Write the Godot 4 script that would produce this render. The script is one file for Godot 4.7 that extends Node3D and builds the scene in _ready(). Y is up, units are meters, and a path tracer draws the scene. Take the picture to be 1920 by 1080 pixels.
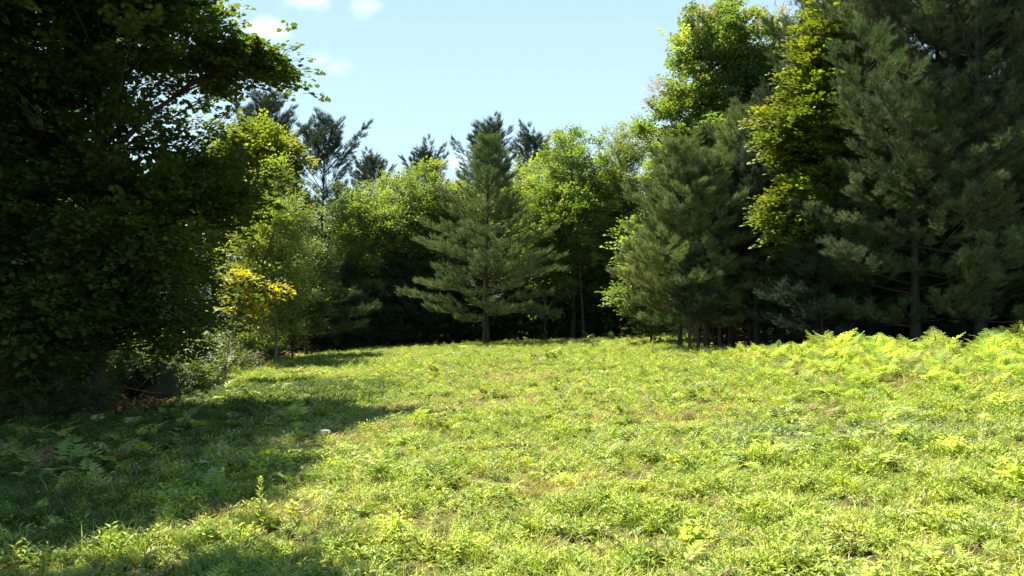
extends Node3D
# A small mown clearing in mixed New England woods on a bright late-summer noon.
# x to the right, -z away from the viewer, metres. "b" is a bearing: metres sideways per metre away.

var rng := RandomNumberGenerator.new()
var rough := FastNoiseLite.new()
var patch := FastNoiseLite.new()
var M := {}        # materials
var G := {}        # shared meshes
var used := {}
var field := PackedVector2Array()

# ------------------------------------------------------------------ mesh builder
class Build:
	var v := PackedVector3Array()
	var n := PackedVector3Array()
	var i := PackedInt32Array()
	func tri(a: Vector3, b: Vector3, c: Vector3) -> void:
		var k := v.size()
		var nn := (c - a).cross(b - a).normalized()
		v.append(a); v.append(b); v.append(c)
		n.append(nn); n.append(nn); n.append(nn)
		i.append(k); i.append(k + 1); i.append(k + 2)
	func tube(p: PackedVector3Array, r: PackedFloat32Array, sides: int) -> void:
		var start := v.size()
		var side := Vector3(1, 0, 0.13)
		for k in p.size():
			var d := (p[mini(k + 1, p.size() - 1)] - p[maxi(k - 1, 0)]).normalized()
			if absf(d.dot(side.normalized())) > 0.95:
				side = Vector3(0.1, 0.2, 1)
			var x := d.cross(side).normalized()
			var y := x.cross(d)
			for s in sides:
				var a := TAU * s / sides
				var o := x * cos(a) + y * sin(a)
				v.append(p[k] + o * r[k]); n.append(o)
		for k in p.size() - 1:
			for s in sides:
				var a := start + k * sides + s
				var b := start + k * sides + (s + 1) % sides
				var c := a + sides
				var d2 := b + sides
				i.append_array(PackedInt32Array([a, b, c, b, d2, c]))
	func mesh() -> ArrayMesh:
		var m := ArrayMesh.new()
		if v.size() == 0:
			return m
		var a := []
		a.resize(Mesh.ARRAY_MAX)
		a[Mesh.ARRAY_VERTEX] = v
		a[Mesh.ARRAY_NORMAL] = n
		a[Mesh.ARRAY_INDEX] = i
		m.add_surface_from_arrays(Mesh.PRIMITIVE_TRIANGLES, a)
		return m

class Swarm:
	var t: Array[Transform3D] = []
	var c := PackedColorArray()
	func add(x: Transform3D, col: Color) -> void:
		t.append(x); c.append(col)
	func node(called: String, mesh: Mesh, mat: Material) -> MultiMeshInstance3D:
		var mm := MultiMesh.new()
		mm.transform_format = MultiMesh.TRANSFORM_3D
		mm.use_colors = true
		mm.mesh = mesh
		mm.instance_count = t.size()
		for k in t.size():
			mm.set_instance_transform(k, t[k])
			mm.set_instance_color(k, c[k])
		var o := MultiMeshInstance3D.new()
		o.name = called
		o.multimesh = mm
		o.material_override = mat
		o.set_meta("kind", "stuff")
		return o

# ------------------------------------------------------------------ helpers
func numbered(called: String) -> String:
	if not used.has(called):
		used[called] = 0
		return called
	used[called] += 1
	return "%s_%03d" % [called, used[called]]

func tag(o: Node, label := "", category := "", group := "", kind := "") -> void:
	if label: o.set_meta("label", label)
	if category: o.set_meta("category", category)
	if group: o.set_meta("group", group)
	if kind: o.set_meta("kind", kind)

func thing(called: String, at: Vector3, label: String, category: String, group := "", turn := 0.0) -> Node3D:
	var o := Node3D.new()
	o.name = numbered(called)
	o.position = at
	o.rotation.y = turn
	tag(o, label, category, group)
	add_child(o)
	return o

func part(called: String, mesh: Mesh, mat: Material, parent: Node) -> MeshInstance3D:
	var o := MeshInstance3D.new()
	o.name = called
	o.mesh = mesh
	o.material_override = mat
	parent.add_child(o, true)
	return o

func single(called: String, mesh: Mesh, mat: Material, at: Vector3, label: String, category: String, group := "") -> MeshInstance3D:
	var o := MeshInstance3D.new()
	o.name = numbered(called)
	o.mesh = mesh
	o.material_override = mat
	o.position = at
	tag(o, label, category, group)
	add_child(o)
	return o

func again(o: Node3D, at: Vector3, turn: float, size: float, label: String, group := "") -> Node3D:
	var base := String(o.name)
	var cut := RegEx.create_from_string("_[0-9]{3}$").sub(base, "")
	var c: Node3D = o.duplicate()
	c.name = numbered(cut)
	c.position = at
	c.rotation.y = turn
	c.scale = Vector3.ONE * size
	c.set_meta("label", label)
	if group: c.set_meta("group", group)
	elif c.has_meta("group"): c.remove_meta("group")
	add_child(c)
	return c

func land(x: float, z: float) -> float:
	var g := 0.045 * clampf(x, -40.0, 40.0)
	g += 0.05 * rough.get_noise_2d(x * 0.9, z * 0.9) + 0.10 * rough.get_noise_2d(x * 0.17 + 40.0, z * 0.17)
	if z < -46.0:
		g -= 0.028 * minf(-46.0 - z, 40.0)
	return g

func spot(b: float, d: float, lift := 0.0) -> Vector3:
	var x := b * d
	return Vector3(x, land(x, -d) + lift, -d)

func gauss(s: float) -> float:
	return rng.randfn(0.0, s)

func ball() -> Vector3:
	return Vector3(gauss(1), gauss(1), gauss(1)).normalized()

func facing(dir: Vector3, up: Vector3, size: float, at: Vector3) -> Transform3D:
	var y := dir.normalized()
	var x := y.cross(up)
	if x.length_squared() < 0.01:
		x = y.cross(Vector3(0.9, 0.1, 0.4))
	x = x.normalized()
	var z := x.cross(y)
	return Transform3D(Basis(x * size, y * size, z * size), at)

func tint(list: Array, spread := 0.16) -> Color:
	var c: Color = list[rng.randi() % list.size()]
	var f := exp(gauss(spread))
	return Color(c.r * f * exp(gauss(0.06)), c.g * f, c.b * f * exp(gauss(0.08)))

# ------------------------------------------------------------------ leaf and needle meshes
func leaf(b: Build, at: Vector3, dir: Vector3, up: Vector3, length: float, width: float, fine: bool) -> void:
	var y := dir.normalized()
	var x := y.cross(up).normalized()
	var z := x.cross(y)
	if fine:  # a lobed leaf, folded along its midrib and drooping at its tip
		var tip := at + y * length - z * length * 0.16
		var mid := at + y * length * 0.45
		for s in [-1.0, 1.0]:
			var lobe: Vector3 = at + y * length * 0.30 + x * s * width * 0.60 + z * width * 0.12
			var notch: Vector3 = at + y * length * 0.52 + x * s * width * 0.27 + z * width * 0.05
			var lobe2: Vector3 = at + y * length * 0.72 + x * s * width * 0.40 - z * width * 0.02
			b.tri(at, mid, lobe)
			b.tri(mid, notch, lobe)
			b.tri(mid, lobe2, notch)
			b.tri(mid, tip, lobe2)
	else:
		var m1 := at + y * length * 0.45 + x * width * 0.5 + z * width * 0.12
		var m2 := at + y * length * 0.45 - x * width * 0.5 + z * width * 0.12
		var tip2 := at + y * length - z * length * 0.12
		b.tri(at, tip2, m1)
		b.tri(at, m2, tip2)

func leaf_spray(count: int, twig: float, size: float, fine: bool, ratio := 0.8) -> ArrayMesh:
	var b := Build.new()
	b.tube(PackedVector3Array([Vector3.ZERO, Vector3(0.01, twig * 0.5, 0.015), Vector3(0, twig, -0.01)]), PackedFloat32Array([0.005, 0.003, 0.001]), 3)
	for k in count:
		var f := (k + 0.6) / count
		var s := 1.0 if k % 2 == 0 else -1.0
		var dir := Vector3(s * rng.randf_range(0.5, 1.1), rng.randf_range(0.35, 0.95), gauss(0.28))
		if k == count - 1:
			dir = Vector3(gauss(0.15), 1, -0.1)
		var at := Vector3(0, twig * f, 0) + dir * size * rng.randf_range(0.15, 0.8)
		at.z += gauss(twig * 0.14)
		var l := size * rng.randf_range(0.7, 1.2)
		leaf(b, at, dir, Vector3(gauss(0.38), gauss(0.3), 1), l, l * ratio, fine)
	return b.mesh()

func needle_spray(shoots: int, per: int, twig: float, length: float, width: float) -> ArrayMesh:
	var b := Build.new()
	b.tube(PackedVector3Array([Vector3.ZERO, Vector3(0, twig * 0.6, 0.0), Vector3(0, twig, 0.03)]), PackedFloat32Array([0.008, 0.005, 0.002]), 3)
	for k in shoots:
		var f := 1.0 if k == 0 else rng.randf_range(0.25, 0.9)
		var s := 0.0 if k == 0 else (1.0 if k % 2 == 0 else -1.0)
		var from := Vector3(0, twig * f * 0.75, 0)
		var dir := Vector3(s * rng.randf_range(0.55, 0.95), 1.0, rng.randf_range(0.0, 0.45)).normalized()
		var l := twig * rng.randf_range(0.28, 0.5)
		var side := dir.cross(Vector3(0.2, 0.1, 1)).normalized()
		var other := side.cross(dir)
		for q in per:
			var g := float(q) / per
			var a := q * 2.39996 + k
			var out := side * cos(a) + other * sin(a)
			var at := from + dir * l * g
			var nd := (dir * rng.randf_range(0.55, 1.1) + out * rng.randf_range(0.5, 0.9)).normalized()
			var wv := nd.cross(out + Vector3(0.1, 0.3, 0.2)).normalized() * width * 0.5
			b.tri(at - wv, at + nd * length * rng.randf_range(0.75, 1.15), at + wv)
	return b.mesh()

func tuft(blades: int, height: float, spread: float, width: float, lean: float) -> ArrayMesh:
	var b := Build.new()
	for k in blades:
		var a := rng.randf() * TAU
		var r := spread * sqrt(rng.randf())
		var at := Vector3(cos(a) * r, -0.01, sin(a) * r)
		var h := height * rng.randf_range(0.45, 1.1)
		var d := Vector3(gauss(lean), 1.0, gauss(lean)).normalized()
		var bend := Vector3(d.x, -0.25, d.z) * h * rng.randf_range(0.3, 0.9)
		var w := Vector3(-sin(a + 0.8), 0, cos(a + 0.8)) * width * 0.5 * rng.randf_range(0.7, 1.3)
		var p1 := at + d * h * 0.55
		var p2 := at + d * h + bend
		b.tri(at - w, p1 - w * 0.8, at + w)
		b.tri(at + w, p1 - w * 0.8, p1 + w * 0.8)
		b.tri(p1 - w * 0.8, p2, p1 + w * 0.8)
	return b.mesh()

func forb(stems: int, leaves: int, height: float, size: float, ratio: float) -> ArrayMesh:
	var b := Build.new()
	for s in stems:
		var root := Vector3(gauss(0.05), -0.01, gauss(0.05))
		var top := root + Vector3(gauss(height * 0.3), height * rng.randf_range(0.6, 1.1), gauss(height * 0.3))
		b.tube(PackedVector3Array([root, (root + top) * 0.5 + Vector3(gauss(0.01), 0, gauss(0.01)), top]), PackedFloat32Array([0.003, 0.0025, 0.001]), 3)
		for k in leaves:
			var f := (k + 1.0) / leaves
			var a := k * 2.39996 + s
			var dir := Vector3(cos(a), rng.randf_range(0.0, 0.8), sin(a))
			var l := size * rng.randf_range(0.7, 1.2) * (1.15 - 0.5 * f)
			leaf(b, root.lerp(top, f), dir, Vector3(gauss(0.3), 1, gauss(0.3)), l, l * ratio, false)
	return b.mesh()

func frond(length: float, width: float, pairs: int, arch: float, toothed: bool) -> ArrayMesh:
	# a bracken frond: a bare stalk, then a triangular blade of paired leaflets, each cut again
	var b := Build.new()
	var pts := PackedVector3Array()
	var rr := PackedFloat32Array()
	for k in 7:
		var f := k / 6.0
		pts.append(Vector3(0, length * (f - arch * 0.30 * f * f * f), length * arch * f * f))
		rr.append(0.006 * (1.0 - f) + 0.0012)
	b.tube(pts, rr, 4)
	for k in pairs:
		var f := 0.36 + 0.62 * k / (pairs - 1.0)
		var seg := minf(f * 6.0, 5.999)
		var at := pts[int(seg)].lerp(pts[int(seg) + 1], seg - int(seg))
		var along := (pts[int(seg) + 1] - pts[int(seg)]).normalized()
		var w := width * pow(1.0 - (f - 0.36) / 0.68, 0.85)
		for s in [-1.0, 1.0]:
			var dir := (Vector3(s, 0, 0) + along * 0.45 + Vector3(0, gauss(0.12) - 0.1, gauss(0.08))).normalized()
			var up: Vector3 = dir.cross(along).normalized() * s
			if toothed and w > 0.07:
				var teeth := 5
				for q in teeth:
					var g := (q + 0.4) / teeth
					var l := w * 0.34 * (1.05 - g * 0.75)
					for t in [-1.0, 1.0]:
						var nd: Vector3 = dir * 0.75 + along * t * 0.8
						leaf(b, at + dir * w * g, nd, up + ball() * 0.15, l, l * 0.5, false)
				leaf(b, at + dir * w * 0.7, dir, up, w * 0.35, w * 0.12, false)
			else:
				leaf(b, at, dir, up + ball() * 0.2, w, maxf(w * 0.28, length * 0.035), false)
	return b.mesh()

# ------------------------------------------------------------------ trees
func stem_path(h: float, lean: Vector3, wobble: float, steps := 9) -> PackedVector3Array:
	var p := PackedVector3Array()
	var off := Vector3.ZERO
	for k in steps:
		var f := k / (steps - 1.0)
		p.append(Vector3(0, h * f, 0) + lean * f * f + off)
		off += Vector3(gauss(wobble), 0, gauss(wobble))
	p[0].y = -0.25
	return p

func along(p: PackedVector3Array, f: float) -> Vector3:
	var s := clampf(f, 0.0, 0.999) * (p.size() - 1)
	return p[int(s)].lerp(p[int(s) + 1], s - int(s))

# lobes: [centre, radii, weight]; empty means one even crown of radius r between low and h
func broadleaf(called: String, at: Vector3, label: String, o: Dictionary) -> Node3D:
	var h: float = o.h
	var r: float = o.get("r", 2.5)
	var low: float = o.get("low", h * 0.25)
	var girth: float = o.get("girth", h * 0.012)
	var sprays: int = o.get("sprays", 2600)
	var clumps: int = o.get("clumps", 80)
	var size: float = o.get("size", 1.0)
	var loose: float = o.get("loose", 0.5)
	var colors: Array = o.colors
	rng.seed = hash(label) + int(o.get("luck", 0))
	var t := thing(called, at, label, "tree", o.get("group", ""))
	var path := stem_path(h * 0.93, o.get("lean", Vector3(gauss(0.3), 0, gauss(0.3))), h * 0.006)
	var tb := Build.new()
	var rr := PackedFloat32Array()
	for k in path.size():
		rr.append(girth * (1.0 - 0.9 * k / (path.size() - 1.0)) + (girth * 0.35 if k == 0 else 0.0))
	tb.tube(path, rr, 8)
	part("trunk", tb.mesh(), o.get("bark", M.bark), t)
	var lobes: Array = o.get("lobes", [])
	if lobes.is_empty():
		var mid := (h + low) * 0.5
		lobes = [[Vector3(0, mid, 0), Vector3(r, (h - low) * 0.5, r), 1.0]]
	var total := 0.0
	for l in lobes: total += l[2]
	var wood := Build.new()
	var s := Swarm.new()
	for l in lobes:
		var hub := PackedVector3Array()
		var off_axis := Vector2(l[0].x, l[0].z).length()
		if off_axis > 1.6:  # a side lobe hangs on one strong limb
			var start := along(path, clampf((l[0].y - off_axis * 0.7) / (h * 0.93), 0.1, 0.95))
			for e in 6:
				var g := e / 5.0
				hub.append(start.lerp(l[0], g) + Vector3(0, sin(g * PI) * off_axis * 0.08 + gauss(0.03), gauss(0.04)))
			wood.tube(hub, PackedFloat32Array([girth * 0.4, girth * 0.34, girth * 0.28, girth * 0.2, girth * 0.15, girth * 0.08]), 6)
		var share := maxi(int(round(clumps * 1.8 * l[2] / total)), 1)
		var per := maxi(int(sprays * l[2] / total / share), 1)
		for k in share:
			var c: Vector3 = l[0]
			var rad: Vector3 = l[1]
			var d := ball()
			var q := pow(rng.randf(), 0.45) * rng.randf_range(0.88, 1.14)
			var p := c + Vector3(d.x * rad.x, d.y * rad.y, d.z * rad.z) * q
			# where the limb leaves the trunk
			var flat := Vector2(p.x, p.z).length()
			var f := clampf((p.y - flat * rng.randf_range(0.45, 0.8)) / (h * 0.93), 0.1, 0.97)
			var from := along(path, f)
			if hub.size():
				from = along(hub, rng.randf_range(0.45, 1.0))
			var knee := from.lerp(p, 0.5) + Vector3(gauss(0.12), flat * 0.05, gauss(0.12))
			var pts := PackedVector3Array()
			for e in 5:
				var g := e / 4.0
				pts.append(from.lerp(knee, g).lerp(knee.lerp(p, g), g))
			var br := minf(girth * 0.32, 0.010 + 0.009 * (p - from).length())
			wood.tube(pts, PackedFloat32Array([br, br * 0.8, br * 0.6, br * 0.4, br * 0.15]), 4)
			var out := p - along(path, clampf(p.y / h, 0.0, 1.0) * 0.9)
			out = (out.normalized() + Vector3(0, 0.15, 0)).normalized()
			var cr := loose * rng.randf_range(0.4, 1.15) * size
			var hue := tint(colors, 0.16)
			for e in per:
				var off := ball() * pow(rng.randf(), 0.45) * cr
				off.y *= 0.6
				if e % 6 == 0:
					off *= rng.randf_range(1.3, 2.3)
				var pos := p + off - out * cr * 0.2
				var dir := (out * 0.6 + off / cr * 0.9 + ball() * 0.35).normalized()
				dir.y = dir.y * 0.6 + 0.05
				s.add(facing(dir, Vector3(gauss(0.25), 1, gauss(0.25)), size * rng.randf_range(0.75, 1.25), pos), tint([hue], 0.12))
	part("limbs", wood.mesh(), o.get("bark", M.bark), t)
	for acc in o.get("seeds", []):  # pinkish seed clusters at the crown's outside: [centre, radius, count]
		var ss := Swarm.new()
		for k in acc[2]:
			var d := ball()
			ss.add(facing(d + Vector3(0, 0.3, 0), ball(), 0.8, acc[0] + d * acc[1] * pow(rng.randf(), 0.5)), tint([Color(0.42, 0.30, 0.22), Color(0.36, 0.30, 0.18)], 0.15))
		t.add_child(ss.node("seed_cluster", G.birch, M.leaf), true)
	var crown := s.node("crown", o.spray, o.get("leafstuff", M.leaf))
	t.add_child(crown)
	return t

func bough(wood: Build, s: Swarm, from: Vector3, az: float, rise: float, length: float, dense: float, size: float, colors: Array, flat := 0.42, droop := 0.0, bare := 0.3) -> void:
	# a limb with side branchlets, each ending in an upturned plume of needles
	var hor := Vector3(cos(az), 0, sin(az))
	var cross := Vector3(-sin(az), 0, cos(az))
	var pts := PackedVector3Array()
	var rr := PackedFloat32Array()
	for k in 6:
		var f := k / 5.0
		var y := length * (sin(rise) * f - droop * f * f + 0.10 * f * f * f)
		pts.append(from + hor * length * cos(rise) * f + Vector3(0, y, 0) + cross * gauss(0.03) * length * f)
		rr.append((0.008 + length * 0.008) * (1.0 - 0.88 * f))
	wood.tube(pts, rr, 4)
	var subs := 3 + int(length * 2.2)
	var n := maxi(3, int(length * dense / subs))
	var hue := tint(colors, 0.12)
	for j in subs:
		var u := float(j) / (subs - 1.0)
		var at := along(pts, bare + (1.0 - bare) * u)
		var side := (1.0 if j % 2 else -1.0) * (0.0 if j == subs - 1 else 1.0)
		var l := length * flat * (1.15 - 0.75 * u) * rng.randf_range(0.7, 1.2) + 0.1
		var dir := (hor * 0.9 + cross * side * rng.randf_range(0.6, 1.0) + Vector3(0, rng.randf_range(0.0, 0.3) + sin(rise) * 0.5, 0)).normalized()
		var end := at + dir * l + Vector3(0, l * 0.15, 0)
		wood.tube(PackedVector3Array([at, at + dir * l * 0.5, end]), PackedFloat32Array([0.010, 0.007, 0.003]), 3)
		for k in n:
			var f := lerpf(0.15, 1.05, pow((k + rng.randf()) / n, 0.8))
			var p := at.lerp(end, f) + Vector3(gauss(0.06), gauss(0.05), gauss(0.06)) * size
			var d := dir + ball() * 0.45 + Vector3(0, 0.15 + 0.35 * f, 0)
			s.add(facing(d, Vector3(gauss(0.3), 1, gauss(0.3)), size * rng.randf_range(0.7, 1.15) * (1.1 - 0.25 * f), p), tint([hue], 0.10))

# profile: list of Vector2(height, reach)
func conifer(called: String, at: Vector3, label: String, o: Dictionary) -> Node3D:
	var h: float = o.h
	var prof: Array = o.profile
	var step: float = o.get("step", 0.5)
	var per: int = o.get("per", 5)
	var girth: float = o.get("girth", h * 0.013)
	var dense: float = o.get("dense", 22.0)
	var size: float = o.get("size", 1.0)
	var ragged: float = o.get("ragged", 0.18)
	var up0: float = o.get("rise_low", -0.05)
	var up1: float = o.get("rise_top", 1.0)
	var colors: Array = o.colors
	rng.seed = hash(label) + int(o.get("luck", 0))
	var t := thing(called, at, label, "tree", o.get("group", ""))
	var path := stem_path(h, o.get("lean", Vector3(gauss(0.12), 0, gauss(0.12))), h * 0.002)
	var tb := Build.new()
	var rr := PackedFloat32Array()
	for k in path.size():
		rr.append(girth * (1.0 - 0.95 * k / (path.size() - 1.0)) + (girth * 0.3 if k == 0 else 0.0))
	tb.tube(path, rr, 8)
	part("trunk", tb.mesh(), o.get("bark", M.bark), t)
	var wood := Build.new()
	var s := Swarm.new()
	var y: float = prof[0].x
	var az := rng.randf() * TAU
	while y < h - 0.1:
		var reach := 0.0
		for k in prof.size() - 1:
			if y >= prof[k].x and y <= prof[k + 1].x:
				reach = lerpf(prof[k].y, prof[k + 1].y, (y - prof[k].x) / (prof[k + 1].x - prof[k].x))
		var f := y / h
		var rise := lerpf(up0, up1, pow(f, 1.6))
		for k in per:
			az += TAU / per + gauss(0.2)
			var l := reach * maxf(0.35, 1.0 + gauss(ragged)) / maxf(cos(rise), 0.45)
			var from := along(path, (y + gauss(step * 0.18)) / h)
			bough(wood, s, from, az, rise + gauss(0.08), l, dense, size, colors, o.get("flat", 0.42), o.get("droop", 0.05), o.get("bare", 0.3))
		az += 1.1
		y += step * rng.randf_range(0.8, 1.2) * (1.0 if f < 0.75 else 0.7)
	# the leader
	for k in 10:
		s.add(facing(Vector3(gauss(0.3), 1, gauss(0.3)), ball(), size, along(path, 1.0 - 0.008 * k) + Vector3(0, 0.05, 0)), tint(colors))
	part("branches", wood.mesh(), o.get("bark", M.bark), t)
	for extra in o.get("boughs", []):  # single low boughs that stand apart: [y, azimuth, rise, length, droop, flat]
		var bw := Build.new()
		var bs := Swarm.new()
		bough(bw, bs, along(path, extra[0] / h), extra[1], extra[2], extra[3], dense * 1.5, size, colors, extra[5], extra[4], 0.35)
		var bn := part("bough", bw.mesh(), o.get("bark", M.bark), t)
		bn.add_child(bs.node("needles", o.spray, M.needle))
	t.add_child(s.node("crown", o.spray, M.needle))
	return t

func shrub(called: String, at: Vector3, label: String, o: Dictionary) -> Node3D:
	rng.seed = hash(label)
	var t := thing(called, at, label, o.get("category", "shrub"), o.get("group", ""))
	var wood := Build.new()
	var s := Swarm.new()
	var r: float = o.r
	var h: float = o.h
	var stems: int = o.get("stems", 9)
	var per: int = o.get("sprays", 300) / stems
	var size: float = o.get("size", 0.8)
	for k in stems:
		var a := rng.randf() * TAU
		var q := sqrt(rng.randf()) * r
		var top: Vector3 = Vector3(cos(a) * q, h * rng.randf_range(0.45, 1.0) * (1.0 - 0.35 * q / r), sin(a) * q) + o.get("lean", Vector3.ZERO)
		var root := Vector3(cos(a) * q * 0.2, -0.1, sin(a) * q * 0.2)
		var knee := root.lerp(top, 0.5) - Vector3(cos(a), -0.4, sin(a)) * q * 0.15
		var pts := PackedVector3Array()
		for e in 6:
			var g := e / 5.0
			pts.append(root.lerp(knee, g).lerp(knee.lerp(top, g), g))
		wood.tube(pts, PackedFloat32Array([0.022, 0.018, 0.014, 0.011, 0.008, 0.004]), 4)
		var hue := tint(o.colors, 0.1)
		for e in per:
			var f: float = lerpf(o.get("bare", 0.3), 1.0, sqrt(rng.randf()))
			var off := ball() * 0.28 * size * (0.4 + r * 0.5)
			var p := along(pts, f) + off
			s.add(facing(off + Vector3(cos(a) * 0.2, 0.1, sin(a) * 0.2), Vector3(gauss(0.3), 1, gauss(0.3)), size * rng.randf_range(0.7, 1.25), p), tint([hue], 0.12))
	part("stems", wood.mesh(), o.get("bark", M.bark), t)
	t.add_child(s.node("leaves", o.spray, M.leaf))
	return t

# ------------------------------------------------------------------ materials
func noise_tex(freq: float, dark: Color, light: Color, size := 512, octaves := 4, seed_ := 3) -> NoiseTexture2D:
	var n := FastNoiseLite.new()
	n.seed = seed_
	n.frequency = freq
	n.fractal_octaves = octaves
	var g := Gradient.new()
	g.set_color(0, dark); g.set_color(1, light)
	g.set_offset(0, 0.25); g.set_offset(1, 0.75)
	var t := NoiseTexture2D.new()
	t.width = size; t.height = size
	t.seamless = true
	t.noise = n
	t.color_ramp = g
	return t

func bark_mat(dark: Color, light: Color, scale: Vector3) -> StandardMaterial3D:
	var m := StandardMaterial3D.new()
	m.albedo_texture = noise_tex(0.03, dark.linear_to_srgb(), light.linear_to_srgb())
	m.uv1_triplanar = true
	m.uv1_scale = scale
	m.roughness = 0.95
	m.metallic_specular = 0.2
	return m

func foliage(rough_: float, spec: float, through: Color) -> StandardMaterial3D:
	var m := StandardMaterial3D.new()
	m.vertex_color_use_as_albedo = true
	m.albedo_color = Color.WHITE
	m.roughness = rough_
	m.metallic_specular = spec
	m.backlight_enabled = true
	m.backlight = through
	return m

func sky() -> void:
	var im := Image.create_empty(2048, 1024, false, Image.FORMAT_RGBA8)
	im.fill(Color(1, 1, 1, 0))
	var n := FastNoiseLite.new()
	n.seed = 21
	n.frequency = 0.035
	n.fractal_octaves = 5
	# [bearing in degrees, height in degrees, half width, half height, strength]
	var puffs := [[-13.6, 20.6, 2.5, 1.4, 0.95], [-16.6, 18.3, 2.2, 1.0, 1.0], [-10.2, 20.4, 2.2, 0.9, 0.5], [-13.1, 16.7, 1.2, 0.8, 0.55], [-12.3, 16.3, 1.3, 0.7, 0.4], [-3.9, 10.4, 1.3, 0.9, 1.0], [9.4, 11.2, 2.0, 1.3, 1.0], [10.5, 9.6, 2.4, 1.2, 0.9]]
	var r2 := RandomNumberGenerator.new()
	r2.seed = 5
	for k in 46:  # fair-weather clouds scattered over the rest of the sky
		var az := r2.randf_range(26.0, 334.0)
		var el := r2.randf_range(5.0, 50.0)
		var w := r2.randf_range(2.0, 6.5)
		puffs.append([az, el, w, w * r2.randf_range(0.25, 0.5), r2.randf_range(0.5, 1.0)])
	for p in puffs:
		var cx: float = fposmod(p[0], 360.0) / 360.0 * 2048.0
		var cy: float = (90.0 - p[1]) / 180.0 * 1024.0
		var hw: float = p[2] / 360.0 * 2048.0
		var hh: float = p[3] / 180.0 * 1024.0
		for y in range(int(cy - hh * 1.6), int(cy + hh * 1.6) + 1):
			for x in range(int(cx - hw * 1.6), int(cx + hw * 1.6) + 1):
				var dx := (x - cx) / hw
				var dy := (y - cy) / hh
				var a := 1.0 - sqrt(dx * dx + dy * dy) + 0.75 * n.get_noise_2d(x, y * 1.6)
				a = smoothstep(0.0, 0.75, a) * p[4]
				var xx := posmod(x, 2048)
				var old := im.get_pixel(xx, y).a
				if a > old:
					im.set_pixel(xx, y, Color(1, 1, 1, a))
	var sk := ProceduralSkyMaterial.new()
	sk.sky_top_color = Color(0.030, 0.078, 0.175).linear_to_srgb()
	sk.sky_horizon_color = Color(0.212, 0.294, 0.33).linear_to_srgb()
	sk.sky_curve = 0.5
	sk.ground_bottom_color = Color(0.04, 0.055, 0.02).linear_to_srgb()
	sk.ground_horizon_color = Color(0.12, 0.15, 0.10).linear_to_srgb()
	sk.sky_cover = ImageTexture.create_from_image(im)
	sk.sky_cover_modulate = Color(0.42, 0.40, 0.40)
	sk.sun_angle_max = 18.0
	sk.sun_curve = 0.1
	var e := Environment.new()
	e.background_mode = Environment.BG_SKY
	e.sky = Sky.new()
	e.sky.sky_material = sk
	e.tonemap_mode = Environment.TONE_MAPPER_LINEAR
	e.tonemap_exposure = 4.25
	e.sdfgi_enabled = true
	e.ssao_enabled = true
	e.ssil_enabled = true
	var w := WorldEnvironment.new()
	w.name = "surroundings"
	w.environment = e
	add_child(w)

# ------------------------------------------------------------------ the scene
func _ready() -> void:
	rng.seed = 11
	var cam := Camera3D.new()
	cam.name = "camera"
	cam.fov = 38.0
	cam.far = 1500.0
	cam.position = Vector3(0, 1.6, 0)
	cam.rotation_degrees.x = 1.83
	cam.current = true
	add_child(cam)
	sky()
	var sun := DirectionalLight3D.new()
	sun.name = "sun"
	sun.light_energy = 1.6
	sun.light_color = Color(1.0, 0.955, 0.87)
	sun.light_angular_distance = 0.5
	sun.shadow_enabled = true
	add_child(sun)
	sun.look_at_from_position(Vector3(-0.39, 0.85, -0.33), Vector3.ZERO, Vector3.UP)

	rough.seed = 4
	rough.frequency = 0.5
	patch.seed = 9
	patch.frequency = 0.16
	patch.fractal_octaves = 4
	field = PackedVector2Array([Vector2(-14, 14), Vector2(-12, -4), Vector2(-11.5, -14), Vector2(-8.3, -18.5), Vector2(-8.7, -22), Vector2(-10.2, -30), Vector2(-10.9, -40), Vector2(-8, -46.5), Vector2(0, -47.5), Vector2(9.5, -47), Vector2(8.8, -36), Vector2(7.4, -33), Vector2(7.2, -26), Vector2(12, -23.5), Vector2(20, -23), Vector2(22, -8), Vector2(18, 14)])
	materials()
	shared_meshes()
	ground()
	woods_behind()
	right_woods()
	left_woods()
	meadow()
	small_things()

func materials() -> void:
	M.bark = bark_mat(Color(0.035, 0.028, 0.022), Color(0.13, 0.11, 0.09), Vector3(3, 0.8, 3))
	M.grey_bark = bark_mat(Color(0.10, 0.095, 0.085), Color(0.30, 0.29, 0.26), Vector3(3, 1.2, 3))
	M.dead = bark_mat(Color(0.16, 0.145, 0.125), Color(0.42, 0.39, 0.35), Vector3(6, 2, 6))
	M.moss = bark_mat(Color(0.018, 0.018, 0.013), Color(0.07, 0.072, 0.04), Vector3(2.5, 2.5, 2.5))
	M.stone = bark_mat(Color(0.16, 0.16, 0.155), Color(0.42, 0.41, 0.39), Vector3(4, 4, 4))
	M.leaf = foliage(0.5, 0.4, Color(0.94, 0.96, 0.50))
	M.needle = foliage(0.7, 0.2, Color(0.42, 0.5, 0.16))
	M.grass = foliage(0.6, 0.3, Color(0.74, 0.80, 0.30))
	M.litter = foliage(0.9, 0.15, Color(0.2, 0.15, 0.08))
	var g := StandardMaterial3D.new()
	g.vertex_color_use_as_albedo = true
	g.albedo_texture = noise_tex(0.05, Color(0.45, 0.45, 0.42), Color(1, 1, 1), 1024, 6)
	g.uv1_triplanar = true
	g.uv1_world_triplanar = true
	g.uv1_scale = Vector3(0.45, 0.45, 0.45)
	g.roughness = 1.0
	g.metallic_specular = 0.1
	M.ground = g

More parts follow.
